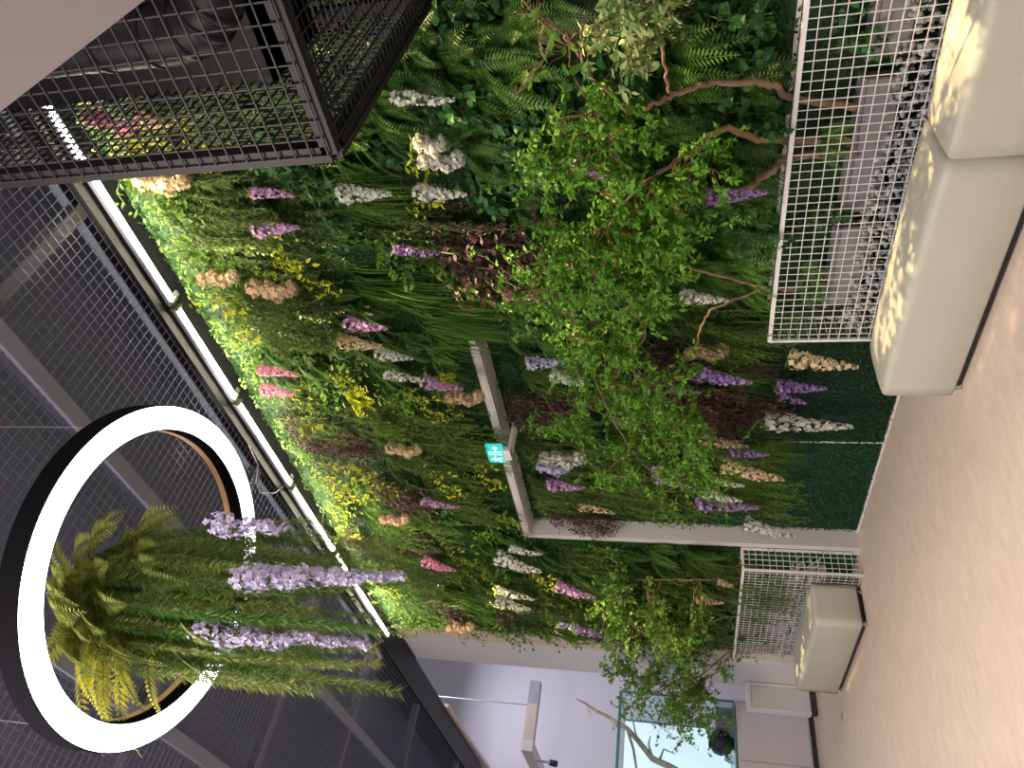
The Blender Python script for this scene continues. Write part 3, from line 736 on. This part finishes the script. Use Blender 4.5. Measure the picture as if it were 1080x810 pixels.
stB = [([(860,618,3.58),(782,615,3.55),(745,612,3.5),(705,611,3.45),(670,612,3.4)], .012, .005),
       ([(860,650,3.58),(778,650,3.55),(735,660,3.45),(700,668,3.4),(668,660,3.35),(650,640,3.35)], .012, .005),
       ([(860,680,3.58),(776,686,3.55),(755,700,3.45),(735,715,3.35),(705,722,3.3),(680,715,3.25)], .012, .004),
       ([(860,690,3.58),(776,690,3.55),(762,706,3.45),(740,720,3.3),(730,745,3.2),(724,760,3.1)], .010, .003)]
clB = []
for (x0, x1, y0, y1, n, w) in ((625,700,608,660,10,1.),(640,730,650,710,17,1.2),(660,740,700,750,13,1.),(690,740,620,680,6,.8),(690,760,735,765,12,.6),(720,765,690,740,5,.5)):
    for k in range(n): clB.append((r2.uniform(x0, x1), r2.uniform(y0, y1), r2.uniform(3.1, 3.45), 22, 22, w))
for k in range(8): clB.append((r2.uniform(690, 755), r2.uniform(745, 772), r2.uniform(2.85, 3.0), 14, 14, .5))
clB += [(762,768,2.9,6,10,.35)]
twig_tree(T, stB, clB, 'olive', 9, .044, .55, 19, m_bark, .004)

# ------------------------------------------------------------------ strip lights along the ceiling border
SX = [PZ(78, 152, 5).x + .75] + [PZ(*q, 5).x for q in ((84,179),(181,320),(247,420),(306,508),(351,578),(407,670))]
words_ = ['behind the black mesh cage', 'between the cage post and the first joint', 'second along from the cage post', 'above the hot pink spikes', 'short piece beside the hanging fern', 'ending at the far white wall']
for k in range(6):
    xa, xb = SX[k] - .03, SX[k + 1] + .035
    t = thing('strip_light', 'glowing warm strip light under the ceiling border, ' + words_[k], 'light', ((xa + xb) / 2, 3.50, 5.0), 'strip lights along the planted wall')
    h = (xa - xb) / 2
    b = MB(); b.box((-h, -.03, -.03), (h, .03, .0)); b.build('housing', m_beamc, t)
    b = MB(); b.box((-h, -.011, -.046), (h, .011, -.03)); b.build('diffuser', m_strip, t)
    for s in (-1, 1): b = MB(); b.box((s * h - .012, -.032, -.052), (s * h + .012, .032, .0)); b.build('end_cap', m_metal, t)
    b = MB(); b.box((-h - .028, -.035, -.02), (-h + .01, .10, -.005)); b.build('bracket', m_metal, t)
b = MB(); q = [PZ(*p, 5.0) for p in ((305,508),(290,520),(275,520),(270,510),(272,490),(262,470))]
b.tube(q, .004, 5); tag(b.build('cable', plain('grey_cable', (.35, .35, .36))), 'thin pale cable looping on the ceiling beside the strip light', 'cable')

# ------------------------------------------------------------------ ring pendant
RC = Vector((-3.015, 1.555, 4.1)); R1 = .845; R0 = .715; RH = .11
t = thing('ring_pendant', 'large glowing white ring pendant hanging from the dark mesh ceiling', 'lamp', RC)
def revolve(name, prof, m, n=128):
    b = MB(); rings = [[b.vert((r * math.cos(2 * PI * j / n), r * math.sin(2 * PI * j / n), z)) for j in range(n)] for r, z in prof]
    for a, c in zip(rings, rings[1:] + rings[:1]):
        for j in range(n): b.face((a[j], a[(j + 1) % n], c[(j + 1) % n], c[j]))
    return b.build(name, m, t)
revolve('diffuser', [(R0 + .006, -.002), (R1 - .006, -.002), (R1 - .006, .012), (R0 + .006, .012)], m_ring)
revolve('housing', [(R0, 0), (R0 + .006, 0), (R0 + .006, .02), (R1 - .006, .02), (R1 - .006, 0), (R1, 0), (R1, RH), (R0, RH)], m_ringblack)
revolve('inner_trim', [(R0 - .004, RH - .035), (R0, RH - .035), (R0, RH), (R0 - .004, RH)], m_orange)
for k in range(3):
    a = .5 + 2 * PI * k / 3; b = MB(); p = Vector((math.cos(a) * .78, math.sin(a) * .78, 0))
    b.tube([p + Vector((0, 0, RH)), p + Vector((0, 0, .93))], .002, 5); b.build('cable', m_metal, t)

# ------------------------------------------------------------------ hanging fern arrangement inside the ring
HC = PZ(171, 634, 4.1); t = thing('hanging_fern', 'big hanging fern arrangement with lilac wisteria inside the ring pendant', 'plant', (HC.x, HC.y, 4.55))
rng = random.Random(12)
b = MB(); b.tube([(0, 0, .47), (0, 0, -.1)], .006, 6); b.build('hanging_rod', m_metal, t)
b = MB(); b.tube([(0, 0, -.10), (0, 0, .02), (0, 0, .04)], [.10, .18, .17], 20); b.build('basket', m_base, t)
for k in range(84):                                          # arching fronds, thickest round the basket
    b, st = MB(), MB(); a = 2 * PI * ((k * .381966) % 1) + rng.uniform(-.1, .1); lvl = rng.random() ** 1.3; up = .9 - 1.0 * lvl + rng.uniform(-.2, .2)
    d = Vector((math.cos(a), math.sin(a), up)); deg = math.degrees(a) % 360
    key = 'chandlime' if 185 < deg < 265 and lvl < .65 else 'teal' if k % 28 == 1 else 'chand'
    big = key == 'chandlime'
    frond(b, st, Vector((math.cos(a) * .10, math.sin(a) * .10, -.75 * lvl)), d, rng.uniform(.42, .62) * (1 - .25 * lvl) * (1.3 if big else 1), rng.uniform(1.4, 2.2) if big else rng.uniform(2.2, 3.8), rng, rng.uniform(.085, .115), 24)
    o = b.build('frond', G[key], t); o2 = st.build('rachis', m_stem, o)
for k in range(100):                                         # long hanging strings
    b, st = MB(), MB(); a = rng.uniform(0, 2 * PI); rr = rng.uniform(.02, .22); L = rng.uniform(.7, 1.62) * (1.08 - 2.2 * max(0, rr - .08))
    d = Vector((math.cos(a) * .28, math.sin(a) * .28, -.1))
    strand(b, st, Vector((math.cos(a) * rr, math.sin(a) * rr, rng.uniform(-.25, .0))), d, L, 9, rng, .046 * rng.uniform(.7, 1.3), .0055, .012, 6, .45, rng.uniform(.7, 1.5))
    o = b.build('hanging_strand', G[('chand', 'trail', 'fern', 'chand')[k % 4]], t); st.build('stem', m_stem, o)
def wisteria(px0, px1, py0, py1, off, n=620, wide=.06):
    a = PZ(px0, py0, 4.0); Y = HC.y + off; p0 = P(px0, py0, Y) - t.location; p1 = P(px1, py1, Y) - t.location
    b, st = MB(), MB(); ax = [p0.lerp(p1, k / 12) + Vector((rng.gauss(0, .01), rng.gauss(0, .01), 0)) for k in range(13)]
    st.tube(ax, .003, 4)
    for k in range(n):
        tt = (k + .5) / n; u = tt * 11.99; i = int(u); q = ax[i].lerp(ax[i + 1], u - i); an = rng.uniform(0, 2 * PI); o = Vector((math.cos(an), math.sin(an), rng.uniform(-.3, .3))).normalized()
        floret(b, q + o * (wide * (1 - .75 * tt) * rng.uniform(.4, 1)), o, .014 * (1 - .3 * tt) * rng.uniform(.8, 1.3), rng, rng.random())
    o = b.build('wisteria_raceme', FC['wisteria'], t); o['label'] = 'lilac wisteria raceme'; st.build('stem', m_stem, o)
wisteria(250, 428, 612, 606, -.26); wisteria(205, 392, 668, 680, -.22); wisteria(225, 300, 552, 556, -.05, 200)

# ------------------------------------------------------------------ black mesh cage with ducts
CX, CY, CZ = -1.065, 2.055, 2.6; CX1, CY1, CZ1 = .70, 3.34, 4.99
t = thing('mesh_duct_cage', 'black wire mesh cage hanging from the ceiling around the ducts', 'cage', (CX, CY, CZ))
L = -Vector(t.location)
def cpart(name, f, m):
    b = MB(); f(b); o = b.build(name, m, t); o.location = L
for a, c in (((CX, CY, CZ), (CX1, CY, CZ)), ((CX, CY1, CZ), (CX1, CY1, CZ)), ((CX, CY, CZ), (CX, CY1, CZ)), ((CX1, CY, CZ), (CX1, CY1, CZ)),
             ((CX, CY, CZ), (CX, CY, CZ1)), ((CX, CY1, CZ), (CX, CY1, CZ1)), ((CX1, CY, CZ), (CX1, CY, CZ1)), ((CX1, CY1, CZ), (CX1, CY1, CZ1)), ((CX, CY, CZ1 - .05), (CX1, CY, CZ1 - .05)), ((CX, CY, CZ1 - .05), (CX, CY1, CZ1 - .05))):
    cpart('frame_bar', lambda b: b.bar(a, c, .055), m_black)
cpart('front_panel', lambda b: panel(b, (CX, CY - .034, CZ), (1, 0, 0), (0, 0, 1), CX1 - CX, CZ1 - CZ, .058, .058, .005), m_blackwire)
cpart('bottom_panel', lambda b: panel(b, (CX, CY, CZ - .034), (1, 0, 0), (0, 1, 0), CX1 - CX, CY1 - CY, .045, .045, .005), m_blackwire)
cpart('end_panel', lambda b: panel(b, (CX - .034, CY, CZ), (0, 1, 0), (0, 0, 1), CY1 - CY, CZ1 - CZ, .05, .05, .0055), m_blackwire)
cpart('back_panel', lambda b: panel(b, (CX, CY1 + .034, CZ), (1, 0, 0), (0, 0, 1), CX1 - CX, CZ1 - CZ, .05, .05, .0055), m_blackwire)
def duct(pts, r, lab):
    t = thing('air_duct', lab, 'duct', pts[0], 'ducts in the black cage'); L = -Vector(pts[0])
    b = MB(); fine = []
    for a, c in zip(pts, pts[1:]): fine += [Vector(a).lerp(Vector(c), k / 10) for k in range(10)]
    fine.append(Vector(pts[-1]))
    b.tube(fine, r, 20); o = b.build('pipe', m_duct, t, True); o.location = L
    for k in range(3, len(fine) - 1, 7):
        d = (fine[k + 1] - fine[k]).normalized() * .012; b = MB(); b.tube([fine[k] - d, fine[k] + d], r * 1.05, 20); o = b.build('seam_band', m_duct, t, True); o.location = L
duct([tuple(P(-60, 62, 2.42)), tuple(P(110, 44, 2.42)), tuple(P(185, 36, 2.42)), tuple(P(215, 22, 2.42)), tuple(P(225, -5, 2.42)), tuple(P(226, -50, 2.42))], .10, 'bent round dark duct inside the cage in front of the square trunk')
p = P(290, 86, 2.72); q = P(20, 112, 2.72)
t = thing('duct_trunk', 'square dark duct trunk standing upright inside the mesh cage', 'duct', p)
b = MB(); b.box((0, 0, 0), (1.0, .5, 4.95 - p.z)); b.build('casing', m_duct, t)
for z in (.0, .75, 1.5):
    b = MB(); b.box((-.012, -.012, z), (1.012, .512, z + .04)); b.build('flange', m_black, t)

# ------------------------------------------------------------------ exit sign over the lintel
p = P(524, 478, 3.42); t = thing('exit_sign', 'small glowing turquoise exit sign on the white lintel', 'sign', p)
m_cyan = emit('exit_glow', (.05, .75, .66), .75); m_cyan.node_tree.nodes['Principled BSDF'].inputs['Base Color'].default_value = (.02, .25, .22, 1); m_wsign = emit('exit_white', (.9, 1, .98), .8)
b = MB(); b.box((-.105, -.012, -.06), (.105, .012, .075)); b.build('panel', m_cyan, t)
b = MB()                                                      # running man, doorway and arrow
for a, c, w in (((-.055, .048), (-.050, .036), .022), ((-.048, .030), (-.062, -.005), .020), ((-.062, -.005), (-.040, -.020), .012), ((-.040, -.020), (-.044, -.046), .012), ((-.062, -.005), (-.078, -.022), .012), ((-.078, -.022), (-.095, -.020), .010),
                ((-.048, .026), (-.028, .010), .010), ((-.052, .028), (-.076, .022), .010), ((.0, -.045), (.0, .055), .010), ((.0, .055), (.030, .055), .010), ((.030, .055), (.030, -.045), .010), ((.048, .0), (.092, .0), .012), ((.092, .0), (.074, .02), .012), ((.092, .0), (.074, -.02), .012)):
    b.bar((a[0], -.0135, a[1]), (c[0], -.0135, c[1]), .003, w)
b.build('pictogram', m_wsign, t)
b = MB(); b.box((-.06, -.02, -.115), (.06, .02, -.06)); b.box((-.05, -.01, -.115), (.05, .27, -.09)); b.build('mounting_bracket', m_white, t)

# ------------------------------------------------------------------ far end: lit tank on its cabinet, radiator, white arm
TX = -9.5
y0 = 1.6; y1 = PX(775, 740, TX).y; z0 = .90; z1 = 2.28
t = thing('tank_cabinet', 'pale grey cabinet under the lit glass tank at the far end', 'cabinet', (TX - .5, (y0 + y1) / 2, 0))
L = -Vector(t.location); m_cab = plain('cabinet_paint', (.52, .50, .55), .5)
b = MB(); b.box((TX - 1.1, y0, .06), (TX, y1 + .02, z0 - .01)); o = b.build('body', m_cab, t); o.location = L
b = MB(); b.box((TX - 1.08, y0 + .02, 0), (TX - .02, y1, .06)); o = b.build('kick_plate', m_base, t); o.location = L
for k in range(3):
    ya = y0 + (y1 - y0) * k / 3
    b = MB(); b.box((TX, ya + .006, .075), (TX + .016, ya + (y1 - y0) / 3 - .006, z0 - .03)); o = b.build('door', m_cab, t); o.location = L
t = thing('glass_tank', 'large glass tank glowing pale blue on the cabinet at the far end', 'tank', (TX - .5, (y0 + y1) / 2, z0))
L = -Vector(t.location); m_gl = glass('tank_glass', (.92, .98, .98)); m_edge = plain('teal_glass_edge', (.08, .24, .26), .2)
m_back = emit('tank_backlight', (.72, .86, 1.0), 1.0)
for lo, hi in (((TX - .012, y0, z0), (TX, y1, z1)), ((TX - 1.0, y1 - .012, z0), (TX - .012, y1, z1)), ((TX - 1.0, y0, z0), (TX - .012, y0 + .012, z1))):
    b = MB(); b.box(lo, hi); o = b.build('glass_pane', m_gl, t); o.location = L
b = MB(); b.box((TX - 1.02, y0, z0), (TX - 1.0, y1, z1)); o = b.build('backlight_panel', m_back, t); o.location = L
b = MB(); b.box((TX - 1.0, y0, z0), (TX, y1, z0 + .02)); o = b.build('base_pane', m_edge, t); o.location = L
for a, c, w in (((TX, y0, z1), (TX, y1, z1), .035), ((TX, y1, z0), (TX, y1, z1), .022), ((TX, y0, z0 + .01), (TX, y1, z0 + .01), .022), ((TX - 1, y1, z1), (TX, y1, z1), .022), ((TX - 1, y1, z0), (TX - 1, y1, z1), .022)):
    b = MB(); b.bar(a, c, w); o = b.build('glass_edge', m_edge, t); o.location = L
b = MB(); b.box((TX - .6, y1 - .26, z0 + .02), (TX - .15, y1 - .03, z0 + .22)); o = b.build('filter_box', m_pot, t); o.location = L
p = PX(757, 783, TX - .3)
tk = thing('dark_bowl', 'round dark bowl standing in the corner of the lit tank', 'bowl', (p.x, p.y, z0 + .02))
b = MB(); prof = [(.06, 0), (.125, .07), (.15, .15), (.125, .23), (.07, .27)]; rings = [[b.vert((r * math.cos(2 * PI * j / 20), r * math.sin(2 * PI * j / 20), z)) for j in range(20)] for r, z in prof]
for a, c in zip(rings, rings[1:]):
    for j in range(20): b.face((a[j], a[(j + 1) % 20], c[(j + 1) % 20], c[j]))
b.face(tuple(reversed(rings[0]))); b.face(tuple(rings[-1])); b.build('body', m_base, tk, True)
b = MB(); b.tube([(0, 0, .265), (0, 0, .29)], .075, 20); b.build('rim', m_base, tk, True)
rng = random.Random(31)
for px, py, s, kd, lab in ((766, 797, .5, 'fern', 'small fern in the tank below the dark bowl'), (764, 757, .45, 'bush', 'small leafy plant in the tank beside the filter box'), (748, 772, .35, 'bush', 'small leafy plant above the dark bowl in the tank')):
    p = PX(px, py, TX - .15); r = place_plant(kd, p, s, rng, PI / 2); tag(r, lab, 'plant', 'plants in the tank')
t = thing('driftwood_branch', 'pale forked driftwood branch sticking up out of the lit tank', 'driftwood', PX(745, 815, TX - .4)); L = -Vector(t.location)
m_drift = plain('driftwood', (.56, .44, .40), .8, noise=.3, nscale=12)
for pts, r0, r1 in ((((745,830),(705,808),(688,800),(672,780),(661,768),(650,762),(640,755),(628,750),(618,742),(607,737)), .045, .010), (((688,800),(684,785),(686,776)), .02, .006), (((640,755),(628,748),(625,744)), .012, .004),
                    (((672,780),(664,745),(658,735)), .012, .004), (((695,803),(700,790),(712,795)), .018, .006), (((661,768),(668,790),(672,815)), .02, .014), (((618,742),(622,752),(624,754)), .008, .004)):
    b = MB(); n = len(pts); ps = [PX(q[0], q[1], TX - .4) for q in pts]
    b.tube(ps, [r0 + (r1 - r0) * k / (n - 1) for k in range(n)], 7); o = b.build('branch', m_drift, t, True); o.location = L

t = thing('convector_heater', 'low white ribbed convector heater by the wall corner behind the far bench', 'heater', (-9.1, 3.62, 0)); L = -Vector(t.location)
hx0, hx1 = -9.27, -9.14; hy1 = 3.73; hy0 = PX(840, 751, hx1).y; hz = .78
b = MB(); b.box((hx0, hy0, .07), (hx1 - .03, hy1, hz)); b.box((hx1 - .03, hy0, hz - .045), (hx1, hy1, hz)); b.box((hx1 - .03, hy1 - .03, .07), (hx1, hy1, hz - .045)); b.box((hx1 - .03, hy0, .07), (hx1, hy0 + .015, hz - .045)); o = b.build('casing', m_white, t); o.location = L
b = MB(); k = 0
while .09 + k * .022 < hz - .06: b.box((hx1 - .03, hy0 + .02, .09 + k * .022), (hx1 - .012, hy1 - .035, .102 + k * .022)); k += 1
o = b.build('grille', m_whitewire, t); o.location = L
b = MB(); b.box((hx0 + .01, hy0 + .01, 0), (hx1 - .01, hy1 - .01, .07)); o = b.build('plinth', m_base, t); o.location = L

AXX = -12.0
A = PX(567, 720, AXX); B = PX(556, 782, AXX); t = thing('hanging_white_rail', 'white L-shaped hanging rail in front of the far wall', 'rail', A); L = -Vector(t.location)
m_greyr = plain('grey_rail', (.42, .42, .46), .5)
q = A.lerp(B, .4); z = (A.z + B.z) / 2
b = MB(); b.bar((AXX, A.y, z), (AXX, q.y, z), .16, .17); o = b.build('end_section', m_greyr, t); o.location = L
b = MB(); b.bar((AXX, q.y, z), (AXX, B.y, z), .16, .17); o = b.build('crosspiece', m_board, t); o.location = L
b = MB(); b.bar((AXX + .08, B.y - .08, z), (AXX - 1.6, B.y - .08, z), .16, .17); o = b.build('long_section', m_white, t); o.location = L
b = MB(); b.tube([(AXX, q.y, z + .08), (AXX, q.y, 5.6)], .008, 6); o = b.build('suspension_wire', m_metal, t); o.location = L
p = PX(587, 806, -12.5); t = thing('small_spotlight', 'small dark spotlight under the white rail', 'spotlight', p)
b = MB(); b.tube([(0, 0, 0), (.06, 0, .10)], [.05, .045], 12); b.build('lamp_head', m_base, t, True)
b = MB(); b.bar((.05, 0, .08), (.05, 0, .42), .03); b.build('bracket', m_metal, t)

p = PZ(888, 758, .0); t = thing('fallen_leaf', 'small green leaf lying on the floor near the far bench', 'leaf', (p.x, p.y, .004))
b = MB(); add_leaf(b, Vector((0, 0, 0)), Vector((.9, .4, .02)), Vector((0, 0, 1)), .10, .05, .8, True); b.build('blade', G['bush'], t)
b = MB(); b.tube([(0, 0, 0), (-.03, -.012, .002)], .002, 5); b.build('stalk', m_stem, t)
